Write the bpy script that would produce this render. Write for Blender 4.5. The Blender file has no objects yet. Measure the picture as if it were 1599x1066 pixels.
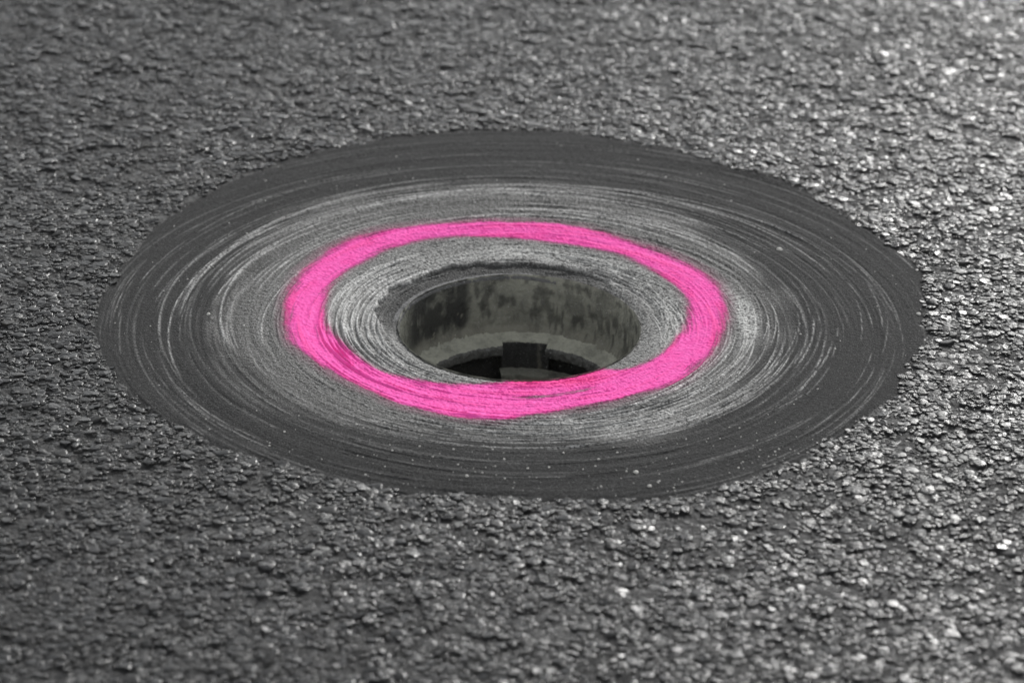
import bpy, math, random
import numpy as np
from mathutils import Matrix, Vector

random.seed(7)
rng = np.random.default_rng(11)
scene = bpy.context.scene
R = math.radians

# ------------------------------------------------------------------ camera
cam_data = bpy.data.cameras.new('camera')
cam_data.lens = 125.07
cam_data.sensor_width = 36.0
cam_data.clip_start = 0.05
cam_data.clip_end = 2000.0
cam_data.dof.use_dof = True
cam_data.dof.aperture_fstop = 4.1
cam_data.dof.aperture_blades = 9
cam = bpy.data.objects.new('camera', cam_data)
scene.collection.objects.link(cam)
e, roll = R(26.0), R(1.0)
fwd = Vector((0, math.cos(e), -math.sin(e)))
right0 = Vector((1, 0, 0))
up0 = right0.cross(fwd)
rv = right0 * math.cos(roll) + up0 * math.sin(roll)
uv = rv.cross(fwd)
cam.matrix_world = Matrix(((rv.x, uv.x, -fwd.x, -0.0083), (rv.y, uv.y, -fwd.y, -3.7559),
                           (rv.z, uv.z, -fwd.z, 1.8037), (0, 0, 0, 1)))
cam_data.dof.focus_distance = 4.10
scene.camera = cam

# ------------------------------------------------------------------ light: bright overcast from the far right
SUN_EL, SUN_AZ = R(24), R(19.5)          # azimuth measured from +Y (view direction) towards +X
world = bpy.data.worlds.new('World')
scene.world = world
world.use_nodes = True
nt = world.node_tree
nt.nodes.clear()
sky = nt.nodes.new('ShaderNodeTexSky')
sky.sky_type = 'NISHITA'
sky.sun_disc = False
sky.sun_elevation = SUN_EL
sky.sun_rotation = SUN_AZ
sky.air_density = 1.0
sky.dust_density = 0.3
hsv = nt.nodes.new('ShaderNodeHueSaturation')
hsv.inputs['Saturation'].default_value = 0.10       # an overcast sky is grey
bg = nt.nodes.new('ShaderNodeBackground')
bg.inputs['Strength'].default_value = 0.105
wo = nt.nodes.new('ShaderNodeOutputWorld')
nt.links.new(sky.outputs[0], hsv.inputs['Color'])
nt.links.new(hsv.outputs[0], bg.inputs['Color'])
nt.links.new(bg.outputs[0], wo.inputs['Surface'])

sun_data = bpy.data.lights.new('sun', 'SUN')
sun_data.energy = 1.5
sun_data.angle = R(10)
sun_data.color = (1.0, 0.985, 0.96)
sun = bpy.data.objects.new('sun', sun_data)
scene.collection.objects.link(sun)
sdir = Vector((math.sin(SUN_AZ) * math.cos(SUN_EL), math.cos(SUN_AZ) * math.cos(SUN_EL), math.sin(SUN_EL)))
sun.rotation_euler = sdir.to_track_quat('Z', 'Y').to_euler()
sun.location = sdir * 20

vs = scene.view_settings
vs.view_transform = 'Standard'
vs.look = 'None'
vs.gamma = 1.0
vs.use_curve_mapping = False
vs.exposure = 0.92

# ------------------------------------------------------------------ helpers
def link(o, parent=None):
    scene.collection.objects.link(o)
    if parent:
        o.parent = parent
    return o

def tag(o, label=None, cat=None, group=None, kind=None):
    for k, v in (('label', label), ('category', cat), ('group', group), ('kind', kind)):
        if v:
            o[k] = v
    return o

def mesh_np(name, verts, quads, mat=None, parent=None, smooth=True, attrs=None, tris=None):
    """one mesh object from numpy arrays"""
    me = bpy.data.meshes.new(name)
    verts = np.asarray(verts, np.float32)
    me.vertices.add(len(verts))
    me.vertices.foreach_set('co', verts.ravel())
    faces = []
    if quads is not None and len(quads):
        q = np.asarray(quads, np.int32)
        faces.append((q.ravel(), np.full(len(q), 4, np.int32)))
    if tris is not None and len(tris):
        t = np.asarray(tris, np.int32)
        faces.append((t.ravel(), np.full(len(t), 3, np.int32)))
    loops = np.concatenate([f[0] for f in faces])
    tot = np.concatenate([f[1] for f in faces])
    start = np.concatenate([[0], np.cumsum(tot)[:-1]]).astype(np.int32)
    me.loops.add(len(loops))
    me.loops.foreach_set('vertex_index', loops)
    me.polygons.add(len(tot))
    me.polygons.foreach_set('loop_start', start)
    me.polygons.foreach_set('loop_total', tot)
    if smooth:
        me.polygons.foreach_set('use_smooth', np.ones(len(tot), bool))
    for k, v in (attrs or {}).items():
        a = me.attributes.new(k, 'FLOAT', 'POINT')
        a.data.foreach_set('value', np.asarray(v, np.float32))
    me.update(calc_edges=True)
    if mat:
        me.materials.append(mat)
    return link(bpy.data.objects.new(name, me), parent)

_lat = rng.random((512, 512)).astype(np.float32)
def vnoise(x, y, seed=0):
    """smooth value noise in 0..1 (lattice period 512)"""
    x = np.asarray(x, np.float32) + seed * 17.37
    y = np.asarray(y, np.float32) + seed * 31.71
    xi, yi = np.floor(x).astype(np.int32), np.floor(y).astype(np.int32)
    fx, fy = x - xi, y - yi
    fx, fy = fx * fx * (3 - 2 * fx), fy * fy * (3 - 2 * fy)
    a, b = _lat[xi & 511, yi & 511], _lat[(xi + 1) & 511, yi & 511]
    c, d = _lat[xi & 511, (yi + 1) & 511], _lat[(xi + 1) & 511, (yi + 1) & 511]
    return (a * (1 - fx) + b * fx) * (1 - fy) + (c * (1 - fx) + d * fx) * fy

def fbm(x, y, seed=0, octv=4):
    s, amp, tot = 0.0, 1.0, 0.0
    for k in range(octv):
        s = s + amp * vnoise(np.asarray(x) * 2 ** k, np.asarray(y) * 2 ** k, seed + 5 * k)
        tot += amp
        amp *= 0.5
    return s / tot

def sstep(a, b, x):
    t = np.clip((x - a) / (b - a), 0, 1)
    return t * t * (3 - 2 * t)

# node helper
class NT:
    def __init__(self, name):
        self.m = bpy.data.materials.new(name)
        self.m.use_nodes = True
        self.t = self.m.node_tree
        self.t.nodes.clear()
        self.out = self.t.nodes.new('ShaderNodeOutputMaterial')
        self.b = self.t.nodes.new('ShaderNodeBsdfPrincipled')
        self.t.links.new(self.b.outputs[0], self.out.inputs['Surface'])
    def n(self, typ, **kw):
        nd = self.t.nodes.new(typ)
        for k, v in kw.items():
            setattr(nd, k, v)
        return nd
    def set(self, sock, v):
        if hasattr(v, 'is_output'):
            self.t.links.new(v, sock)
        else:
            sock.default_value = v
    def coord(self):
        return self.n('ShaderNodeTexCoord').outputs['Object']
    def attr(self, name):
        return self.n('ShaderNodeAttribute', attribute_name=name).outputs['Fac']
    def noise(self, scale, detail=4, rough=0.55, vec=None):
        nd = self.n('ShaderNodeTexNoise')
        self.set(nd.inputs['Vector'], vec if vec is not None else self.coord())
        nd.inputs['Scale'].default_value = scale
        nd.inputs['Detail'].default_value = detail
        nd.inputs['Roughness'].default_value = rough
        return nd.outputs['Fac']
    def ramp(self, fac, stops):
        nd = self.n('ShaderNodeValToRGB')
        self.set(nd.inputs[0], fac)
        el = nd.color_ramp.elements
        while len(el) < len(stops):
            el.new(0.5)
        for s, (p, c) in zip(el, stops):
            s.position = p
            s.color = (c, c, c, 1) if isinstance(c, (int, float)) else (*c, 1)
        return nd.outputs[0]
    def mix(self, fac, a, b, blend='MIX'):
        nd = self.n('ShaderNodeMix', data_type='RGBA', blend_type=blend)
        self.set(nd.inputs[0], fac)
        for i, v in ((6, a), (7, b)):
            if isinstance(v, (int, float)):
                v = (v, v, v, 1)
            elif isinstance(v, tuple) and len(v) == 3:
                v = (*v, 1)
            self.set(nd.inputs[i], v)
        return nd.outputs[2]
    def math(self, op, a, b=0.0, clamp=False):
        nd = self.n('ShaderNodeMath', operation=op, use_clamp=clamp)
        self.set(nd.inputs[0], a)
        self.set(nd.inputs[1], b)
        return nd.outputs[0]
    def bump(self, h, dist, strength=1.0, prev=None):
        nd = self.n('ShaderNodeBump')
        self.set(nd.inputs['Height'], h)
        nd.inputs['Distance'].default_value = dist
        nd.inputs['Strength'].default_value = strength
        if prev is not None:
            self.t.links.new(prev, nd.inputs['Normal'])
        return nd.outputs[0]
    def fin(self, color=None, rough=None, normal=None, spec=None):
        for k, v in (('Base Color', color), ('Roughness', rough), ('Normal', normal), ('Specular IOR Level', spec)):
            if v is not None:
                if k == 'Base Color' and isinstance(v, tuple):
                    v = (*v, 1)
                self.set(self.b.inputs[k], v)
        return self.m

# ------------------------------------------------------------------ outlines (degrees, metres) about the shaft's axis
PATCH = [(2.2, 0.4708), (8.0, 0.489), (12.9, 0.4971), (18.8, 0.5135), (23.5, 0.5126), (27.4, 0.5078), (33.2, 0.5164), (39.6, 0.5154), (48.4, 0.5364), (52.8, 0.5456), (58.7, 0.5405), (64.9, 0.547), (69.6, 0.5633), (77.6, 0.5679), (84.6, 0.5804), (95.3, 0.582), (101.4, 0.5771), (105.1, 0.5753), (113.1, 0.5674), (122.6, 0.5551), (129.3, 0.5451), (139.4, 0.5256), (147.6, 0.517), (157.6, 0.4979), (168.1, 0.4863), (175.1, 0.4934), (178.0, 0.4922), (181.8, 0.4885), (187.9, 0.4849), (193.7, 0.4844), (199.7, 0.4776), (205.1, 0.4728), (214.2, 0.4682), (218.4, 0.4571), (227.0, 0.4559), (232.8, 0.4464), (236.6, 0.4411), (242.7, 0.4337), (253.4, 0.4357), (261.3, 0.4289), (267.0, 0.4272), (273.8, 0.4329), (282.6, 0.443), (286.9, 0.4505), (295.6, 0.4626), (299.3, 0.4589), (304.0, 0.4517), (309.3, 0.4501), (314.9, 0.4485), (320.3, 0.4433), (324.2, 0.4442), (328.7, 0.45), (334.2, 0.4526), (342.7, 0.4538), (348.1, 0.4593), (353.3, 0.4667), (358.8, 0.4694)]
PAINT_OUT = [(7.1, 0.2401), (19.8, 0.2544), (31.5, 0.2607), (40.0, 0.2624), (44.4, 0.2614), (54.1, 0.2612), (64.2, 0.267), (75.6, 0.278), (89.7, 0.282), (104.4, 0.284), (116.5, 0.2935), (127.5, 0.2992), (139.9, 0.2978), (152.4, 0.2868), (166.7, 0.2764), (179.6, 0.2688), (188.4, 0.2683), (194.7, 0.2672), (202.0, 0.2601), (211.9, 0.2507), (222.1, 0.2466), (231.5, 0.2446), (237.3, 0.2513), (243.7, 0.2506), (254.8, 0.2522), (265.1, 0.2519), (275.6, 0.2317), (287.7, 0.2221), (294.1, 0.2222), (305.8, 0.2208), (317.8, 0.2282), (331.0, 0.2299), (343.9, 0.2305), (354.8, 0.2324)]
PAINT_IN = [(7.7, 0.2031), (19.4, 0.2152), (33.5, 0.2226), (45.1, 0.2264), (57.8, 0.2341), (69.0, 0.2348), (80.9, 0.2353), (97.0, 0.2447), (108.3, 0.2557), (119.9, 0.2599), (130.8, 0.2579), (140.4, 0.252), (146.9, 0.252), (155.4, 0.2498), (165.0, 0.2421), (173.3, 0.2336), (183.2, 0.2286), (192.2, 0.2202), (204.3, 0.2128), (216.8, 0.208), (228.5, 0.1972), (239.2, 0.1836), (250.5, 0.1691), (263.3, 0.1557), (275.2, 0.1524), (282.6, 0.1498), (296.4, 0.1473), (309.9, 0.147), (317.6, 0.1702), (327.4, 0.1776), (343.5, 0.1852), (357.2, 0.1949)]
LIGHT = [(11.8, 0.3133), (28.0, 0.3272), (42.3, 0.3374), (53.1, 0.354), (66.4, 0.375), (72.1, 0.385), (82.1, 0.3915), (96.3, 0.4023), (110.6, 0.4009), (120.5, 0.4133), (129.3, 0.4082), (139.9, 0.3822), (153.3, 0.368), (166.5, 0.3523), (175.4, 0.3531), (186.7, 0.3525), (196.8, 0.3498), (208.3, 0.3451), (222.8, 0.3385), (233.2, 0.3275), (242.8, 0.317), (261.9, 0.2946), (275.5, 0.301), (294.1, 0.3289), (303.5, 0.3215), (314.9, 0.3145), (328.4, 0.3019), (348.7, 0.2941)]

def outline(pts, th):
    t = np.array([p[0] for p in pts])
    r = np.array([p[1] for p in pts])
    t = np.concatenate([t[-3:] - 360, t, t[:3] + 360])
    r = np.concatenate([r[-3:], r, r[:3]])
    d = np.degrees(th) % 360
    return sum(wt * np.interp(d + o, t, r) for o, wt in ((-3, .15), (-1.5, .22), (0, .26), (1.5, .22), (3, .15)))

# ------------------------------------------------------------------ materials
def mat_bitumen_bed():
    k = NT('asphalt_mastic')
    n1 = k.noise(420, 5, 0.6)
    n2 = k.noise(6, 3)
    col = k.mix(n1, 0.012, 0.028)
    col = k.mix(k.math('MULTIPLY', n2, 0.4), col, 0.035)
    nrm = k.bump(n1, 0.0035)
    vor = k.n('ShaderNodeTexVoronoi')
    k.set(vor.inputs['Vector'], k.coord())
    vor.inputs['Scale'].default_value = 110
    nrm = k.bump(vor.outputs['Distance'], 0.004, 0.8, nrm)
    return k.fin(col, k.ramp(n1, [(0.3, 0.5), (0.7, 0.75)]), nrm, 0.25)

def mat_stone():
    k = NT('bitumen_coated_stone')
    rnd = k.n('ShaderNodeObjectInfo').outputs['Random']
    n1 = k.noise(1.6, 4, 0.6)
    base = k.ramp(rnd, [(0.0, 0.009), (0.5, 0.014), (0.85, 0.023), (0.98, 0.040), (0.993, (0.10, 0.098, 0.092)), (1.0, (0.24, 0.235, 0.22))])  # rarest stones pale: small glints painted as colour
    col = k.mix(k.ramp(n1, [(0.35, 0.0), (0.7, 1.0)]), base, k.mix(0.30, base, 0.07))
    tint = k.ramp(k.math('FRACT', k.math('MULTIPLY', rnd, 37.0)), [(0.0, (1.0, 0.96, 0.88)), (0.4, (1, 1, 1)), (1.0, (0.96, 0.99, 1.0))])
    col = k.mix(1.0, col, tint, 'MULTIPLY')
    rough = k.math('ADD', k.math('MULTIPLY', rnd, 0.12), k.math('MULTIPLY', n1, 0.22))
    pos = k.n('ShaderNodeNewGeometry').outputs['Position']
    macro = k.math('ADD', k.noise(3.0, 3, 0.6, pos), k.math('MULTIPLY', k.noise(30.0, 3, 0.6, pos), 0.9))
    rough = k.math('ADD', rough, k.math('MULTIPLY', macro, 0.34))
    rough = k.math('SUBTRACT', rough, 0.22)
    nrm = k.bump(k.noise(3.4, 4, 0.7), 0.0004, 0.9)
    return k.fin(col, rough, nrm, 0.205)

def mat_mortar(name, dark, light):
    k = NT(name)
    crest_glint, zone, pink, scrape_glint = k.attr('crest_glint'), k.attr('zone'), k.attr('overspray'), k.attr('scrape_glint')
    fine = k.noise(900, 3, 0.7)
    mid = k.noise(120, 4, 0.6)
    big = k.noise(14, 3, 0.5)
    col = k.mix(zone, k.mix(mid, (dark * 0.75,) * 3, (dark * 1.25,) * 3),
                k.mix(mid, (light * 0.70, light * 0.69, light * 0.66), (light * 1.28, light * 1.25, light * 1.17)))
    col = k.mix(k.math('MULTIPLY', big, 0.35), col, k.mix(1.0, col, 0.6, 'MULTIPLY'))
    # grains of sand: light and dark specks
    col = k.mix(k.ramp(k.noise(520, 3, 0.75), [(0.56, 0.0), (0.68, 1.0)]), col, k.mix(zone, 0.13, 0.40))
    col = k.mix(k.ramp(fine, [(0.28, 1.0), (0.38, 0.0)]), col, 0.025)
    # trowel-scraped crests: pale sand plus ridge glints painted into the colour
    brk = k.ramp(k.noise(330, 3, 0.7), [(0.38, 0.0), (0.54, 1.0)])
    col = k.mix(k.math('MULTIPLY', crest_glint, brk), col, (0.68, 0.675, 0.66))
    sc = k.math('MULTIPLY', scrape_glint, k.ramp(k.noise(260, 4, 0.7), [(0.40, 0.0), (0.58, 1.0)]))
    col = k.mix(sc, col, (0.60, 0.60, 0.58))  # pale smeared mortar, its glints painted in
    col = k.mix(k.math('MULTIPLY', pink, k.ramp(fine, [(0.3, 0.25), (0.65, 1.0)])), col, (0.80, 0.10, 0.36))
    sand = k.noise(480, 3, 0.7)
    nrm = k.bump(sand, 0.0016, 0.9)
    nrm = k.bump(mid, 0.0022, 0.6, nrm)
    rough = k.math('SUBTRACT', 0.84, k.math('MULTIPLY', k.math('MULTIPLY', crest_glint, brk), 0.28))
    rough = k.math('SUBTRACT', rough, k.math('MULTIPLY', zone, 0.20))
    return k.fin(col, rough, nrm, k.math('ADD', 0.22, k.math('MULTIPLY', zone, 0.14)))

def mat_paint():
    k = NT('fluorescent_pink_spray_paint')
    a = k.attr('cover')
    fine = k.noise(700, 3, 0.7)
    mid = k.noise(60, 4, 0.6)
    deep = k.attr('deep')
    col = k.mix(k.ramp(mid, [(0.3, 0.0), (0.75, 1.0)]), (0.99, 0.080, 0.44), (0.99, 0.130, 0.53))
    col = k.mix(deep, col, (0.92, 0.030, 0.24))
    k.fin(col, 0.75, k.bump(fine, 0.0006, 0.8), 0.15)
    # where the can only dusted the ground, single droplets: opaque paint or nothing
    thr = k.math('ADD', k.math('MULTIPLY', k.math('SUBTRACT', fine, 0.5), 0.75), a)
    fac = k.ramp(thr, [(0.12, 0.0), (0.72, 1.0)])
    tr = k.n('ShaderNodeBsdfTransparent')
    ms = k.n('ShaderNodeMixShader')
    k.set(ms.inputs[0], fac)
    k.t.links.new(tr.outputs[0], ms.inputs[1])
    k.t.links.new(k.b.outputs[0], ms.inputs[2])
    k.t.links.new(ms.outputs[0], k.out.inputs['Surface'])
    return k.m

def mat_concrete(name, lo, hi, stain=0.5, tint=(1, 1.0, 0.84), rough=0.7, drip=False):
    k = NT(name)
    co = k.coord()
    n1 = k.noise(22, 6, 0.65)
    n2 = k.noise(150, 5, 0.65)
    col = k.mix(n2, tuple(lo * t for t in tint), tuple(hi * t for t in tint))
    mp = k.n('ShaderNodeMapping')
    k.set(mp.inputs['Vector'], co)
    mp.inputs['Scale'].default_value = (1, 1, 0.35) if drip else (1, 1, 1)
    n3 = k.noise(38, 5, 0.7, mp.outputs[0])
    col = k.mix(k.math('MULTIPLY', k.ramp(n3, [(0.50, 0.0), (0.60, 1.0)]), stain), col, 0.018)
    col = k.mix(k.math('MULTIPLY', k.ramp(n1, [(0.50, 0.0), (0.68, 1.0)]), stain), col, 0.028)
    col = k.mix(k.ramp(k.noise(480, 2, 0.6), [(0.64, 0.0), (0.72, 1.0)]), col, 0.42)
    if drip:
        col = k.mix(k.attr('stain'), col, 0.016)
        col = k.mix(k.attr('pale'), col, (0.30, 0.285, 0.235))
    nrm = k.bump(k.noise(520, 3, 0.7), 0.0012, 0.9)
    nrm = k.bump(n2, 0.0032, 0.9, nrm)
    nrm = k.bump(n1, 0.006, 0.5, nrm)
    return k.fin(col, k.ramp(n2, [(0.3, rough - 0.15), (0.7, rough + 0.1)]), nrm)

M_BED, M_STONE = mat_bitumen_bed(), mat_stone()
M_MORT = mat_mortar('trowelled_mortar', 0.019, 0.060)
M_PAINT = mat_paint()
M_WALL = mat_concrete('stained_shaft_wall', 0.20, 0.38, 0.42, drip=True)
M_LEDGE = mat_concrete('silted_ledge', 0.34, 0.76, 0.36)
M_LIP = mat_concrete('dark_gritty_lip', 0.10, 0.26, 0.55, (1, 1, 0.95), 0.5)  # darker than the ledge top
M_RIM = mat_concrete('worn_rim', 0.10, 0.16, 0.25, (1, 1, 1), 0.8)
M_BLOCK = mat_concrete('dark_block', 0.035, 0.075, 0.3, (1, 1, 0.97), 0.55, True)  # dark grey, for the block and the gap cheeks
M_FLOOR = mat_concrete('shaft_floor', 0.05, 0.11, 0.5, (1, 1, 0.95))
def mat_grit():
    k = NT('pale_grit')
    return k.fin(k.mix(k.noise(500, 2), (0.42, 0.41, 0.38), (0.70, 0.69, 0.66)), 0.6)
M_GRIT = mat_grit()

# ------------------------------------------------------------------ road: fine sheet round the patch, coarse sheet to the horizon
XA, XB, YA, YB = -1.25, 1.25, -1.35, 1.75
nx, ny = 500, 620
xs, ys = np.linspace(XA, XB, nx + 1), np.linspace(YA, YB, ny + 1)
gx, gy = np.meshgrid(xs, ys, indexing='ij')
gz = -0.0017 + 0.0036 * (fbm(gx * 70, gy * 70, 3) - 0.5) + 0.004 * (fbm(gx * 3, gy * 3, 9) - 0.5)
gz -= 0.0016 * sstep(0.53, 0.66, fbm(gx * 42, gy * 42, 301, 3))
gz -= 0.008 * (1 - sstep(-0.010, 0.001, np.hypot(gx, gy) - outline(PATCH, np.arctan2(gy, gx)) - 0.004 * np.clip(-gx / np.hypot(gx, gy), 0, 1) ** 2))
edge = np.minimum.reduce([gx - XA, XB - gx, gy - YA, YB - gy])
gz = np.where(edge < 1e-6, -0.003, gz)
vid = np.arange((nx + 1) * (ny + 1)).reshape(nx + 1, ny + 1)
q = np.stack([vid[:-1, :-1], vid[1:, :-1], vid[1:, 1:], vid[:-1, 1:]], -1).reshape(-1, 4)
cxm, cym = 0.5 * (xs[:-1] + xs[1:]), 0.5 * (ys[:-1] + ys[1:])
qx, qy = np.meshgrid(cxm, cym, indexing='ij')
q = q[(np.hypot(qx, qy) > 0.36).ravel()]                      # the patch and the shaft fill this opening
V = np.stack([gx, gy, gz], -1).reshape(-1, 3)
n0 = len(V)
FAR = 1500.0
ox, oy = [-FAR, XA, XB, FAR], [-FAR, YA, YB, FAR]
OV = np.array([(x, y, -0.003) for x in ox for y in oy])
oq = [(n0 + i * 4 + j, n0 + (i + 1) * 4 + j, n0 + (i + 1) * 4 + j + 1, n0 + i * 4 + j + 1)
      for i in range(3) for j in range(3) if not (i == 1 and j == 1)]
road = mesh_np('road', np.concatenate([V, OV]), np.concatenate([q, np.array(oq)]), M_BED)
tag(road, 'dark grey asphalt road surface around the mortar patch', 'road', kind='structure')

# ------------------------------------------------------------------ aggregate stones of the asphalt (nobody could count them)
protos = bpy.data.collections.new('aggregate_stone_shapes')
def stone_mesh(i, nside, small):
    r_ = np.random.default_rng(100 + i)
    ang = np.sort((np.arange(nside) + r_.uniform(-0.34, 0.34, nside)) / nside * 2 * math.pi)
    rad = 1 + r_.uniform(-0.26, 0.20, nside)
    el = r_.uniform(0.62, 1.0)
    rings = [(0.55, 0.58), (0.88, 0.54), (1.0, 0.30), (0.95, -0.7)] if not small else [(0.66, 0.62), (1.0, 0.25), (0.9, -0.7)]
    vs_, fs = [(0, 0, rings[0][1] + r_.uniform(-.03, .08))], []
    tx, ty = r_.uniform(-0.13, 0.13, 2)
    for k_, (s, z) in enumerate(rings):
        for a, rr in zip(ang, rad):
            x = math.cos(a) * rr * s
            y = math.sin(a) * rr * s * el
            zz = z + r_.uniform(-0.07, 0.07) * (k_ < 3) + (tx * x + ty * y) * (k_ < 2)
            vs_.append((x + r_.uniform(-.05, .05), y + r_.uniform(-.05, .05), zz))
    for j in range(nside):
        fs.append((0, 1 + j, 1 + (j + 1) % nside))
        for k_ in range(len(rings) - 1):
            a = 1 + k_ * nside
            fs.append((a + j, a + nside + j, a + nside + (j + 1) % nside, a + (j + 1) % nside))
    me = bpy.data.meshes.new('stone_shape')
    me.from_pydata(vs_, [], fs)
    if not small:
        me.polygons.foreach_set('use_smooth', np.array([r_.random() < 0.3] * len(me.polygons)))
    me.materials.append(M_STONE)
    o = bpy.data.objects.new('%02d_stone_shape' % i, me)
    protos.objects.link(o)
NBIG, NSML = 18, 8
for i in range(NBIG):
    stone_mesh(i, random.choice([6, 7, 8, 9]), False)
for i in range(NSML):
    stone_mesh(NBIG + i, random.choice([5, 6, 7]), True)

def scatter(spacing, jit):
    nx_, ny_ = int((XB - XA) / spacing), int((YB - YA) / spacing / 0.866)
    a, b = np.meshgrid(np.arange(nx_), np.arange(ny_), indexing='ij')
    x = XA + (a + 0.5 * (b % 2)) * spacing
    y = YA + b * spacing * 0.866
    x = x + rng.uniform(-jit, jit, x.shape) * spacing
    y = y + rng.uniform(-jit, jit, y.shape) * spacing
    return x.ravel(), y.ravel()
PX, PY, PS, PI_, PZ, PF = [], [], [], [], [], []
for spacing, jit, lo, hi, keep, big, zlo, zhi in (
        (0.0125, 0.45, 0.0042, 0.0098, 0.85, True, -0.0011, 0.0004),
        (0.0070, 0.50, 0.0026, 0.0048, 0.92, True, -0.0016, 0.0002),
        (0.0040, 0.50, 0.0010, 0.0022, 0.70, False, -0.0019, 0.0000)):
    x, y = scatter(spacing, jit)
    # only the ground in view and a margin around it
    half = 0.66 + 0.16 * (y + 0.85) + 0.32
    k_ = (np.abs(x) < half) & (y > -1.2) & (y < 1.72) & (rng.random(len(x)) < keep)
    x, y = x[k_], y[k_]
    th, rr = np.arctan2(y, x), np.hypot(x, y)
    s = lo + (hi - lo) * rng.random(len(x)) ** 1.25
    wob = 0.012 * (fbm(x * 30, y * 30, 21) - 0.5) - 0.010 * rng.random(len(x)) ** 3 + 0.003 + 0.007 * np.clip(-np.cos(th), 0, 1) ** 2
    k_ = rr > outline(PATCH, th) + wob + s * 0.45
    # mastic-rich smooth spots with fewer stones
    rich = fbm(x * 9, y * 9, 33)
    k_ &= rng.random(len(x)) < np.where(rich > 0.62, 0.55, 1.0)
    x, y, s = x[k_], y[k_], s[k_]
    PX.append(x); PY.append(y); PS.append(s)
    PI_.append(rng.integers(0, NBIG, len(x)) if big else NBIG + rng.integers(0, NSML, len(x)))
    hump = 0.004 * (fbm(x * 3, y * 3, 9) - 0.5)
    fl = rng.uniform(0.34, 0.62, len(x))
    PF.append(fl)
    pit = sstep(0.53, 0.66, fbm(x * 42, y * 42, 301, 3))
    PZ.append(rng.uniform(zlo, zhi, len(x)) - s * fl * 0.56 + hump - 0.0024 * pit)
PX, PY, PS, PI_, PZ, flat = map(np.concatenate, (PX, PY, PS, PI_, PZ, PF))
N = len(PX)
me = bpy.data.meshes.new('asphalt_aggregate')
me.vertices.add(N)
me.vertices.foreach_set('co', np.stack([PX, PY, PZ], -1).astype(np.float32).ravel())
a = me.attributes.new('pick', 'INT', 'POINT'); a.data.foreach_set('value', PI_.astype(np.int32))
a = me.attributes.new('size', 'FLOAT_VECTOR', 'POINT')
a.data.foreach_set('vector', np.stack([PS, PS, PS * flat], -1).astype(np.float32).ravel())
tilt = 0.06
a = me.attributes.new('turn', 'FLOAT_VECTOR', 'POINT')
a.data.foreach_set('vector', np.stack([rng.normal(0, tilt, N), rng.normal(0, tilt, N), rng.uniform(0, 6.283, N)], -1).astype(np.float32).ravel())
agg = link(bpy.data.objects.new('asphalt_aggregate', me))
tag(agg, 'rough bitumen-coated stones bedded in the asphalt road', 'gravel', kind='stuff')
ng = bpy.data.node_groups.new('aggregate_scatter', 'GeometryNodeTree')
ng.interface.new_socket('Geometry', in_out='INPUT', socket_type='NodeSocketGeometry')
ng.interface.new_socket('Geometry', in_out='OUTPUT', socket_type='NodeSocketGeometry')
gi, go = ng.nodes.new('NodeGroupInput'), ng.nodes.new('NodeGroupOutput')
ci = ng.nodes.new('GeometryNodeCollectionInfo')
ci.inputs['Collection'].default_value = protos
ci.inputs['Separate Children'].default_value = True
ci.inputs['Reset Children'].default_value = True
iop = ng.nodes.new('GeometryNodeInstanceOnPoints')
iop.inputs['Pick Instance'].default_value = True
def named(n_, dt):
    nd = ng.nodes.new('GeometryNodeInputNamedAttribute')
    nd.data_type = dt
    nd.inputs['Name'].default_value = n_
    return nd.outputs['Attribute']
e2r = ng.nodes.new('FunctionNodeEulerToRotation')
ng.links.new(named('turn', 'FLOAT_VECTOR'), e2r.inputs[0])
ng.links.new(gi.outputs[0], iop.inputs['Points'])
ng.links.new(ci.outputs[0], iop.inputs['Instance'])
ng.links.new(named('pick', 'INT'), iop.inputs['Instance Index'])
ng.links.new(e2r.outputs[0], iop.inputs['Rotation'])
ng.links.new(named('size', 'FLOAT_VECTOR'), iop.inputs['Scale'])
ng.links.new(iop.outputs[0], go.inputs[0])
md = agg.modifiers.new('scatter', 'NODES')
md.node_group = ng

# ------------------------------------------------------------------ mortar patch: one polar height field, trowel marks in real relief
R_HOLE = 0.142
NT_, NR_ = 2100, 372
th = np.linspace(0, 2 * math.pi, NT_, endpoint=False)
rad = np.concatenate([np.linspace(R_HOLE, 0.30, 172, endpoint=False), np.linspace(0.30, 0.590, NR_ - 172)])
rr, tt = np.meshgrid(rad, th, indexing='ij')
X, Y = rr * np.cos(tt), rr * np.sin(tt)
deg = np.degrees(tt)
Rout = outline(PATCH, th)[None, :] + 0.006 + 0.007 * np.clip(-np.cos(tt), 0, 1) ** 2 + 0.012 * (fbm(X * 30, Y * 30, 21) - 0.5) + 0.006 * (fbm(X * 70, Y * 70, 41) - 0.5) + 0.003 * (fbm(X * 160, Y * 160, 44) - 0.5)
Lzone = outline(LIGHT, th)[None, :]
Z = np.full_like(rr, -0.0016)
# gentle dish towards the shaft
Z += -0.0050 * (1 - sstep(0.15, 0.30, rr)) + 0.002 * sstep(0.22, 0.36, rr) * (1 - sstep(0.36, 0.46, rr))
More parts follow.
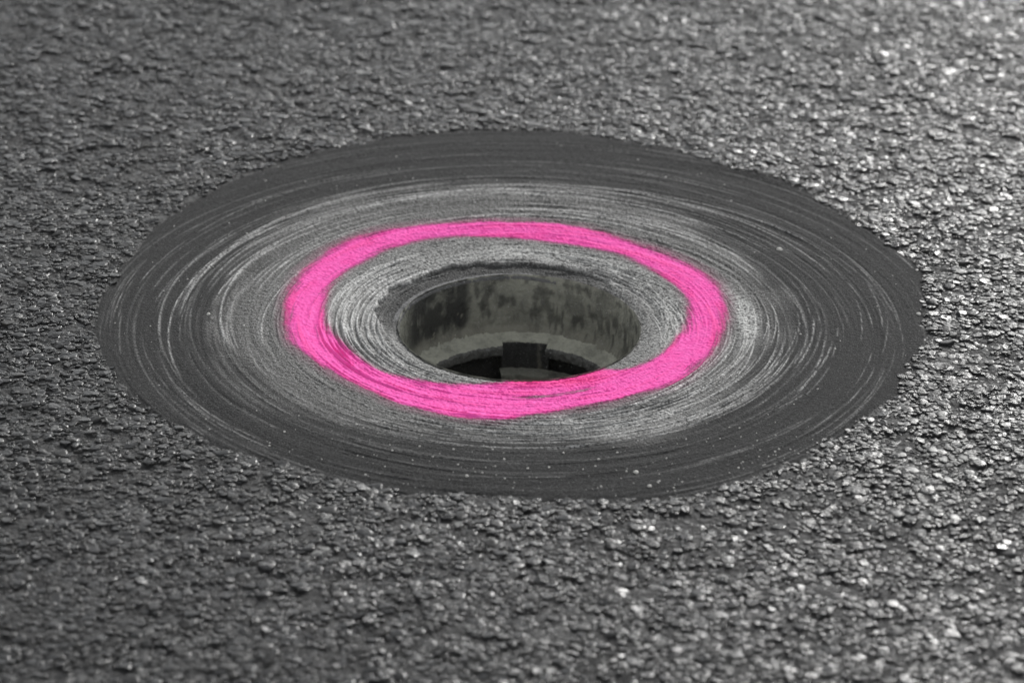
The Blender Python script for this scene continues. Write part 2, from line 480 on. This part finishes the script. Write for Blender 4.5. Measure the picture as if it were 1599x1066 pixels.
# hand-made waviness: streaks that follow the trowel round, periodic in angle
def streak(rfreq, nang, seed, skew=0.0):
    rs = rr * rfreq + skew * np.sin(tt * 1 + seed)
    n1 = fbm(rs, tt / (2 * math.pi) * nang, seed, 3)
    n2 = fbm(rs, tt / (2 * math.pi) * nang + nang, seed + 50, 3)
    w_ = sstep(0, 0.12, tt / (2 * math.pi))
    n_end = fbm(rs, (tt / (2 * math.pi) + 1) * nang, seed, 3)
    return n_end * (1 - w_) + n1 * w_
s1, s2, s3 = streak(160, 18, 61, 1.1), streak(420, 30, 71, 1.7), streak(60, 9, 81, 0.8)
Z += 0.0013 * (s3 - 0.5) + 0.0012 * (s1 - 0.5) + 0.0008 * (s2 - 0.5)
# trowel ridges and grooves: arcs about slightly different centres
crest_glint = np.zeros_like(rr)
relief = np.zeros_like(rr)
dth = 2 * math.pi / NT_
def arc(r0, t0, span, w, h, slope=0.0, pale=0.0, cx=0.0, cy=0.0, groove=0.0):
    slope *= min(1.0, span / 0.9)
    n_ = max(4, int(span / dth))
    i0 = int(t0 / dth)
    cols = (i0 + np.arange(n_)) % NT_
    u = np.linspace(0, 1, n_)
    tcol = th[cols]
    wobble = 0.0010 * (vnoise(u * span * 9, np.full(n_, r0 * 900), 91) - 0.5)
    rc = r0 + slope * (u - 0.5) + cx * np.cos(tcol) + cy * np.sin(tcol) + wobble
    env = np.clip(np.minimum(u, 1 - u) * 7, 0, 1) * (0.45 + 0.8 * vnoise(u * span * 16, np.full(n_, r0 * 1300), 95))
    lo_, hi_ = np.searchsorted(rad, rc.min() - 4 * w), np.searchsorted(rad, rc.max() + 4 * w)
    if hi_ <= lo_:
        return
    d = (rad[lo_:hi_, None] - rc[None, :]) / w
    g = np.exp(-d * d) * env[None, :]
    sub = np.ix_(np.arange(lo_, hi_), cols)
    relief[sub] += h * g - groove * np.exp(-(d - 1.6) ** 2) * env[None, :]
    if pale:
        crest_glint[sub] = np.maximum(crest_glint[sub], pale * np.exp(-(d * 1.25) ** 2) * env[None, :])  # scraped crest and its painted glint
U = random.uniform
for _ in range(560):                                  # all over: fine low marks
    r0 = U(0.16, 0.55)
    arc(r0, U(0, 6.28), U(0.15, 1.3), U(0.0007, 0.0017), U(-0.0005, 0.0008), U(-0.014, 0.014), U(0, 0.30) if random.random() < 0.5 else 0,
        U(-.006, .006), U(-.006, .006), U(0, 0.0004))
for _ in range(80):                                   # dark outer band: single bright drag lines
    r0 = U(0.32, 0.55)
    arc(r0, U(0, 6.28), U(0.06, 0.5), U(0.0006, 0.0011), U(0.0004, 0.0011), U(-0.015, 0.015), U(0.15, 0.62), U(-.008, .008), U(-.008, .008), U(0, .0005))
for _ in range(70):                                   # inner lip, left and behind: strong stacked ridges
    r0 = U(0.160, 0.232)
    arc(r0, U(2.05, 3.4), U(0.35, 1.1), U(0.0008, 0.0015), U(0.0006, 0.0016), U(-0.012, 0.006), U(0.55, 1.0), U(-.004, .004), U(-.004, .004), 0.0006)
for _ in range(60):                                   # inner lip, right
    r0 = U(0.158, 0.205)
    arc(r0, U(-0.5, 1.1) % 6.283, U(0.2, 0.7), U(0.0007, 0.0013), U(0.0004, 0.0013), U(-0.03, 0.02), U(0.3, 0.8), U(-.006, .006), U(-.006, .006), 0.0006)
for _ in range(36):                                   # inner lip, front
    r0 = U(0.146, 0.20)
    arc(r0, U(3.5, 5.4), U(0.3, 0.8), U(0.0007, 0.0012), U(0.0003, 0.0010), U(-0.02, 0.02), U(0.3, 0.7), 0, 0, 0.0004)
for _ in range(90):                                   # lighter zone in front, many parallel lines
    r0 = U(0.235, 0.325)
    arc(r0, U(4.0, 5.6), U(0.3, 1.2), U(0.0007, 0.0013), U(0.0005, 0.0013), U(-0.02, 0.02), U(0.35, 0.95), U(-.004, .004), U(-.004, .004), 0.0004)
for _ in range(70):                                   # behind the paint
    r0 = U(0.285, 0.42)
    arc(r0, U(0.3, 2.6), U(0.3, 1.2), U(0.0009, 0.0016), U(0.0005, 0.0012), U(-0.02, 0.02), U(0.3, 0.95), U(-.006, .006), U(-.006, .006), 0.0004)
for _ in range(20):                                   # right side: the trowel changed direction, lines cut across
    r0 = U(0.27, 0.43)
    arc(r0, U(-0.75, 0.1) % 6.283, U(0.15, 0.5), U(0.0006, 0.0011), U(0.0003, 0.0012), U(0.01, 0.045), U(0.2, 0.75), 0, 0, 0.0005)
for k_ in range(11):                                  # the strongest ridges, one beside the other
    arc(0.164 + 0.0062 * k_ + U(-.0012, .0012), R(128 + U(-14, 10)), R(U(60, 92)), U(0.0013, 0.0021), U(0.0016, 0.0026), U(-0.004, 0.004), 1.0, -0.002, 0, 0.0009)
relief = np.clip(relief, -0.0018, 0.0030)
Z += relief
# granular tear-out of the mortar, rougher in the lighter zone
zone = 1 - sstep(-0.034, 0.026, rr - Lzone - 0.040 * (fbm(X * 18, Y * 18, 101) - 0.5) - 0.055 * (s1 - 0.5) - 0.02 * (s2 - 0.5))
grain = fbm(X * 420, Y * 420, 111, 2) - 0.5
Z += grain * (0.0007 + 0.0008 * zone)
# the dry tongue on the right is darker again
right_dark = np.exp(-((deg - 350 + 360 * (deg < 170)) / 26) ** 2)
zone *= 1 - 0.35 * right_dark * sstep(0.275, 0.31, rr)
# inner step: ragged torn edge behind and left of the shaft, smooth roll-in elsewhere
dd = (deg - 118 + 180) % 360 - 180
back = 1 - sstep(48, 88, np.abs(dd))
redge = R_HOLE + 0.010 + 0.026 * back * (1 - (dd / 95) ** 2) + 0.018 * (fbm(tt * 6, rr * 0 + 3.3, 121, 4) - 0.5) * (0.25 + back)
step_ = 1 - sstep(-0.0012, 0.0016, rr - redge)
flat_ = 0.0040 * back
Z -= flat_ * step_
inner = step_ * back
roll_in = 1 - sstep(0.0, 0.014, rr - R_HOLE)
Z -= 0.0035 * roll_in * (1 - back)
# thin feathered edge running under the stones
edge_in = Rout - rr
Z -= 0.0014 * (1 - sstep(0.0, 0.016, edge_in)) + 0.0042 * (1 - sstep(-0.006, 0.002, edge_in))
Z += 0.0012 * (fbm(X * 120, Y * 120, 131, 3) - 0.5) * (1 - sstep(0.004, 0.016, edge_in))
# pale scraped tongue right of the paint, scraped zones; glints of both painted as pale colour
scr_glint = np.exp(-((rr - 0.265 - 0.004 * np.cos(tt * 3)) / 0.010) ** 2) * np.exp(-(((deg - 4 + 180) % 360 - 180) / 13) ** 2) * 2.2
scr_glint += 0.55 * np.exp(-((rr - 0.183) / 0.013) ** 2) * np.exp(-(((deg - 5 + 180) % 360 - 180) / 26) ** 2)
scr_glint += 0.50 * np.exp(-((rr - 0.200) / 0.016) ** 2) * np.exp(-(((deg - 85 + 180) % 360 - 180) / 40) ** 2)
scr_glint += 0.40 * np.exp(-((rr - 0.285) / 0.020) ** 2) * np.exp(-(((deg - 292 + 180) % 360 - 180) / 22) ** 2)
scr_glint += 0.34 * (1 - sstep(-0.012, 0.006, rr - outline(PAINT_IN, th)[None, :]))
scr_glint = np.clip(scr_glint * (0.5 + 1.0 * fbm(X * 60, Y * 60, 141)), 0, 1)
zone = zone * (1 - 0.65 * inner)
scr_glint *= 1 - 0.9 * inner
crest_glint *= (1 - 0.8 * inner)
zone = np.clip(zone * (0.75 + 0.5 * s1), 0, 1)

# spray paint cover
pin, pout = outline(PAINT_IN, th)[None, :], outline(PAINT_OUT, th)[None, :]
pw = (s1 - 0.5) * 0.010 + (fbm(X * 50, Y * 50, 151) - 0.5) * 0.006
soft_out = 0.018 + 0.012 * np.exp(-(((deg - 10 + 180) % 360 - 180) / 40) ** 2) + 0.006 * np.exp(-(((deg - 165 + 180) % 360 - 180) / 40) ** 2)
d_in, d_out = rr - pin + pw * 0.6, pout - rr + pw
cover = sstep(-0.011, 0.009, d_in) * sstep(-0.5 * soft_out, 0.5 * soft_out, d_out)
hug = np.exp(-(((deg - 288 + 180) % 360 - 180) / 24) ** 8)          # here the paint runs right up to the shaft's edge
cover = np.maximum(cover, sstep(-0.5, 0.5, d_out / soft_out) * hug)
gap = np.exp(-((rr - (0.1905 - 0.00035 * (deg - 270))) / 0.0058) ** 2) * np.exp(-((deg - 284) / 17) ** 4)
cover *= 1 - np.clip(0.9 * gap * (0.3 + s2), 0, 1)
cover *= 1 - 0.35 * sstep(0.58, 0.75, s2)
cover *= 1 - 0.18 * sstep(0.52, 0.70, fbm(X * 30, Y * 30, 155))
over = sstep(-0.024, 0.0, np.minimum(d_in * 1.6, d_out)) * 0.26 * (0.4 + 0.9 * fbm(X * 22, Y * 22, 161))
over *= (1 - inner)
deep = 0.6 * hug * (1 - sstep(0.150, 0.178, rr)) + 0.35 * sstep(0.55, 0.7, s1)

Z = np.where(edge_in < -0.008, -0.02, Z)
Zp = Z
vid = np.arange(NR_ * NT_).reshape(NR_, NT_)
qa = np.stack([vid[:-1, :], vid[1:, :], np.roll(vid[1:, :], -1, 1), np.roll(vid[:-1, :], -1, 1)], -1)
inside = (edge_in[1:, :] > -0.007)
isin = (zone[:-1, :] > -1) & (rr[:-1, :] < Lzone)
VV = np.stack([X, Y, Z], -1).reshape(-1, 3)
ATT = {'crest_glint': crest_glint.ravel(), 'zone': zone.ravel(), 'overspray': np.clip(over, 0, 1).ravel(), 'scrape_glint': scr_glint.ravel()}
def sub_mesh(name, mask, verts, attrs, mat, parent):
    f = qa[mask]
    used = np.unique(f)
    remap = np.zeros(len(verts), np.int64)
    remap[used] = np.arange(len(used))
    return mesh_np(name, verts[used], remap[f], mat, parent, True, {k_: v[used] for k_, v in attrs.items()})
patch = link(bpy.data.objects.new('mortar_patch', None))
patch.empty_display_size = 0.1
tag(patch, 'round trowelled mortar patch with concentric ridges around the open shaft', 'mortar patch')
tag(sub_mesh('outer_band', inside & ~isin, VV, ATT, M_MORT, patch), 'smooth dark grey outer band of the mortar patch')
tag(sub_mesh('inner_band', inside & isin, VV, ATT, M_MORT, patch), 'lighter, rougher, ridged inner band of the mortar patch')
pv = np.stack([X, Y, Z + 0.00035], -1).reshape(-1, 3)
cmask = np.maximum.reduce([cover[:-1], cover[1:]]) > 0.03
tag(sub_mesh('paint_ring', cmask & (rr[:-1] > R_HOLE - 1), pv, {'cover': cover.ravel(), 'deep': np.clip(deep, 0, 1).ravel()}, M_PAINT, patch),
    'fluorescent pink sprayed ring circling the shaft')

# ------------------------------------------------------------------ shaft
shaft = link(bpy.data.objects.new('shaft', None))
shaft.location = (0, 0, -0.13)
tag(shaft, 'open round concrete shaft sunk in the middle of the mortar patch', 'shaft')
def deeper(z):                                         # the ledge and all below it sit 15 mm lower
    return z - 0.015 * sstep(0.022, 0.060, -np.asarray(z))
def lathe(name, prof, mat, nseg=360, t0=0.0, t1=2 * math.pi, rfun=None, zfun=None, attrs=None, smooth=True):
    closed = abs(t1 - t0 - 2 * math.pi) < 1e-6
    n_ = nseg if closed else nseg + 1
    t = np.linspace(t0, t1, n_, endpoint=not closed)
    p = np.array(prof)
    ri, ti = np.meshgrid(p[:, 0], t, indexing='ij')
    zi, _ = np.meshgrid(p[:, 1], t, indexing='ij')
    if rfun is not None:
        ri = ri + rfun(ri, ti, zi)
    if zfun is not None:
        zi = zi + zfun(ri, ti, zi)
    v = np.stack([ri * np.cos(ti), ri * np.sin(ti), deeper(zi) + 0.13], -1).reshape(-1, 3)
    id_ = np.arange(len(p) * n_).reshape(len(p), n_)
    if closed:
        f = np.stack([id_[:-1], np.roll(id_[:-1], -1, 1), np.roll(id_[1:], -1, 1), id_[1:]], -1)
    else:
        f = np.stack([id_[:-1, :-1], id_[:-1, 1:], id_[1:, 1:], id_[1:, :-1]], -1)
    at = {k_: fn(ri, ti, zi).ravel() for k_, fn in (attrs or {}).items()}
    return mesh_np(name, v, f.reshape(-1, 4), mat, shaft, smooth, at)

def refine(pts, step):
    out = []
    for (r0, z0), (r1, z1) in zip(pts[:-1], pts[1:]):
        n_ = max(1, int(math.hypot(r1 - r0, z1 - z0) / step))
        out += [(r0 + (r1 - r0) * k_ / n_, z0 + (z1 - z0) * k_ / n_) for k_ in range(n_)]
    return out + [pts[-1]]
# worn rim: the smooth top edge that shows behind and left
lathe('rim', refine([(R_HOLE - 0.0005, -0.0135), (R_HOLE - 0.0002, -0.0104), (R_HOLE + 0.0005, -0.0096), (R_HOLE + 0.0078, -0.0093), (R_HOLE + 0.0086, -0.0100), (R_HOLE + 0.0088, -0.016)], 0.0015),
      M_RIM, 360, R(72), R(188), rfun=lambda r, t, z: 0.0018 * (fbm(t * 30, z * 200, 201) - 0.5) - 0.0005,
      zfun=lambda r, t, z: 0.0014 * (fbm(t * 24, r * 300, 203) - 0.5) + 0.0003 - 0.0009 * (t > R(161)) - 0.004 * sstep(R(172), R(186), t) - 0.003 * (1 - sstep(R(72), R(92), t)))
# wall with a slight belly, stains and pale drips
def wall_stain(r, t, z):
    d = np.degrees(t) % 360
    n1 = fbm(t * 12, z * 70, 211)
    big_ = sstep(112, 118, d) * (1 - sstep(150, 162, d)) * sstep(-0.066, -0.052, z + 0.012 * (n1 - 0.5)) * 0.88
    big_ = big_ * (0.35 + 0.65 * sstep(0.34, 0.58, n1 + 0.10))
    spots = sstep(0.50, 0.72, fbm(t * 14, z * 85, 213)) * sstep(-0.064, -0.054, z) * 0.60
    drips = sstep(0.58, 0.66, fbm(t * 34, z * 40, 215)) * (d < 75) * sstep(-0.074, -0.06, z) * (1 - sstep(-0.045, -0.03, z)) * 0.6
    return np.clip(np.maximum.reduce([big_, spots, drips]), 0, 1)
def wall_pale(r, t, z):
    n1 = fbm(t * 30, z * 260, 221)
    low = (1 - sstep(-0.068, -0.050, z + 0.014 * (fbm(t * 10, z * 30, 225) - 0.5))) * 0.45
    return np.clip(low + 0.8 * sstep(0.70, 0.76, n1) * sstep(0.5, 0.6, fbm(t * 5, z * 40, 223)), 0, 1)
lathe('wall', refine([(R_HOLE + 0.0005, -0.0075), (R_HOLE, -0.012), (R_HOLE + 0.001, -0.030), (R_HOLE + 0.0012, -0.050), (R_HOLE - 0.0005, -0.060), (R_HOLE - 0.004, -0.066), (R_HOLE - 0.007, -0.070), (R_HOLE - 0.009, -0.078)], 0.0016),
      M_WALL, 540, rfun=lambda r, t, z: 0.0016 * (fbm(t * 16, z * 90, 231) - 0.5) - 0.0008 * sstep(0.6, 0.7, fbm(t * 26, z * 160, 233)),
      attrs={'stain': wall_stain, 'pale': wall_pale})
# silted ledge with a gap for the keyway
K0, K1 = R(74), R(99.5)
led = [(R_HOLE + 0.001, -0.0600), (R_HOLE - 0.004, -0.0665), (0.130, -0.0712), (0.121, -0.0742), (0.1170, -0.0762), (0.1152, -0.0790), (0.1158, -0.0885), (0.1175, -0.0900), (0.145, -0.0905)]
ledge_r = lambda r, t, z: (r < 0.130) * (0.0026 * (fbm(t * 14, z * 60, 241) - 0.5) + 0.0034 * (fbm(t * 75, z * 300, 242) - 0.5))
ledge_z = lambda r, t, z: 0.0026 * (fbm(t * 20, r * 140, 243) - 0.5) + 0.0020 * (fbm(t * 70, r * 500, 244) - 0.5)
lathe('ledge', refine(led[:5], 0.0015), M_LEDGE, 640, K1, K0 + 2 * math.pi, rfun=ledge_r, zfun=ledge_z)
lathe('ledge_lip', refine(led[4:], 0.0018), M_LIP, 480, K1, K0 + 2 * math.pi, rfun=ledge_r, zfun=ledge_z)
# strip of ledge behind the keyway
strip = [(R_HOLE + 0.001, -0.0600), (R_HOLE - 0.004, -0.0665), (0.1262, -0.0715), (0.1250, -0.0735), (0.1250, -0.076)]
lathe('ledge_back', refine(strip, 0.0018), M_LEDGE, 60, K0 - 0.004, K1 + 0.004, zfun=lambda r, t, z: 0.0014 * (fbm(t * 30, r * 160, 247) - 0.5))
# dark block standing in the gap, with a worn top edge
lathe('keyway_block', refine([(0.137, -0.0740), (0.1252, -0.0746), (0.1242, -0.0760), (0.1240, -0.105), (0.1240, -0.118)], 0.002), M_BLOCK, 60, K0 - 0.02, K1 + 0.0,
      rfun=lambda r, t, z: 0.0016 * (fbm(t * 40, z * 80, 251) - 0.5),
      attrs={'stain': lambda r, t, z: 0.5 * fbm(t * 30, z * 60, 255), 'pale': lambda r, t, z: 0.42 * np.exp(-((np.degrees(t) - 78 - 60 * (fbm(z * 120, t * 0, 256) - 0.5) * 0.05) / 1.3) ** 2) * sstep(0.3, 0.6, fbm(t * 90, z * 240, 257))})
# cheeks of the gap
def cheek(t):
    c, s = math.cos(t), math.sin(t)
    pts = [(0.140, -0.0695), (0.1158, -0.0755), (0.1153, -0.0885), (0.126, -0.0905), (0.140, -0.0905)]
    v = []
    for dt in (-0.0025, 0.0025):
        for r_, z_ in pts:
            v.append((r_ * math.cos(t + dt), r_ * math.sin(t + dt), float(deeper(z_)) + 0.13))
    n_ = len(pts)
    me_ = bpy.data.meshes.new('gap_cheek')
    me_.from_pydata(v, [], [tuple(range(n_)), tuple(range(2 * n_ - 1, n_ - 1, -1))] + [(i, n_ + i, n_ + (i + 1) % n_, (i + 1) % n_) for i in range(n_)])
    me_.materials.append(M_BLOCK)
    link(bpy.data.objects.new('gap_cheek', me_), shaft)
cheek(K1 + 0.004)
cheek(K0 - 0.004)
# lower shelf, silt on its top, then the barrel and the floor far below
lathe('lower_shelf', refine([(0.1236, -0.1085), (0.117, -0.1095), (0.1095, -0.1105), (0.1085, -0.1125), (0.1085, -0.150)], 0.002), mat_concrete('silted_shelf', 0.16, 0.36, 0.45), 160, R(30), R(101),
      rfun=lambda r, t, z: 0.0024 * (fbm(t * 26, z * 90, 261) - 0.5), zfun=lambda r, t, z: 0.002 * (fbm(t * 20, r * 150, 263) - 0.5))
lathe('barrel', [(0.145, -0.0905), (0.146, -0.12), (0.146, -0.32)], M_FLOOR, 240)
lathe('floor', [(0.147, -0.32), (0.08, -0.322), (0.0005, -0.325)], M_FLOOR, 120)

# ------------------------------------------------------------------ loose bits
def zat(x, y):
    t_, r_ = math.atan2(y, x) % (2 * math.pi), math.hypot(x, y)
    return float(Zp[min(NR_ - 1, np.searchsorted(rad, r_)), int(t_ / dth) % NT_])
def crumb_geo(cx, cy, cz, s, r_):
    v = []
    ang = [(0, 1)] + [(1, k_) for k_ in range(6)] + [(2, k_) for k_ in range(6)]
    ph = r_.uniform(0, 6.28)
    v.append((cx, cy, cz + s * 0.62))
    for lev, (rs, zs) in ((0, (0.75, 0.40)), (1, (0.95, -0.15))):
        for k_ in range(6):
            a_ = ph + k_ * math.pi / 3 + r_.uniform(-0.3, 0.3)
            q_ = s * rs * r_.uniform(0.7, 1.15)
            v.append((cx + q_ * math.cos(a_), cy + q_ * math.sin(a_), cz + s * zs * r_.uniform(0.8, 1.15)))
    f = [(0, 1 + k_, 1 + (k_ + 1) % 6) for k_ in range(6)]
    q4 = [(1 + k_, 7 + k_, 7 + (k_ + 1) % 6, 1 + (k_ + 1) % 6) for k_ in range(6)]
    return v, f, q4
gv, gt, gq = [], [], []
rg = random.Random(5)
for _ in range(330):
    t_ = rg.choice([rg.uniform(0, 6.283), rg.uniform(4.0, 5.6)])
    lim = float(outline(PATCH, np.array([t_]))[0])
    r_ = lim - abs(rg.gauss(0, 0.09)) - 0.004
    if r_ < 0.24:
        continue
    x, y = r_ * math.cos(t_), r_ * math.sin(t_)
    s = rg.choice([0.0005, 0.0006, 0.0008, 0.0008, 0.0011, 0.0015])
    v, f, q4 = crumb_geo(x, y, zat(x, y) + 0.1 * s, s, rg)
    b = len(gv)
    gv += v
    gt += [tuple(b + i for i in ff) for ff in f]
    gq += [tuple(b + i for i in ff) for ff in q4]
tag(mesh_np('sand_grains', gv, gq, M_GRIT, None, False, None, gt), 'fine pale sand grains strewn over the mortar patch', 'sand', kind='stuff')
for x, y, s, lab in (
        (0.3170, 0.2110, 0.0040, 'pale mortar crumb on the dark band, right of the far side of the pink ring'),
        (0.1276, -0.3734, 0.0032, 'white grit crumb on the dark band in front of the shaft, right of its middle'),
        (0.4710, 0.0390, 0.0036, 'tan crumb on the rightmost edge of the mortar patch'),
        (0.1412, -0.4034, 0.0028, 'small white crumb on the front edge of the mortar patch'),
        (-0.3640, 0.0000, 0.0030, 'pale crumb on the dark band left of the pink ring'),
        (-0.0542, -0.3889, 0.0026, 'white crumb on the front dark band, left of the middle')):
    v, f, q4 = crumb_geo(0, 0, 0, s, rg)
    o = mesh_np('mortar_crumb', v, q4, M_GRIT, None, False, None, f)
    o.location = (x, y, zat(x, y) + 0.1 * s)
    tag(o, lab, 'crumb', 'loose crumbs lying on the mortar patch')
print('stones', N)
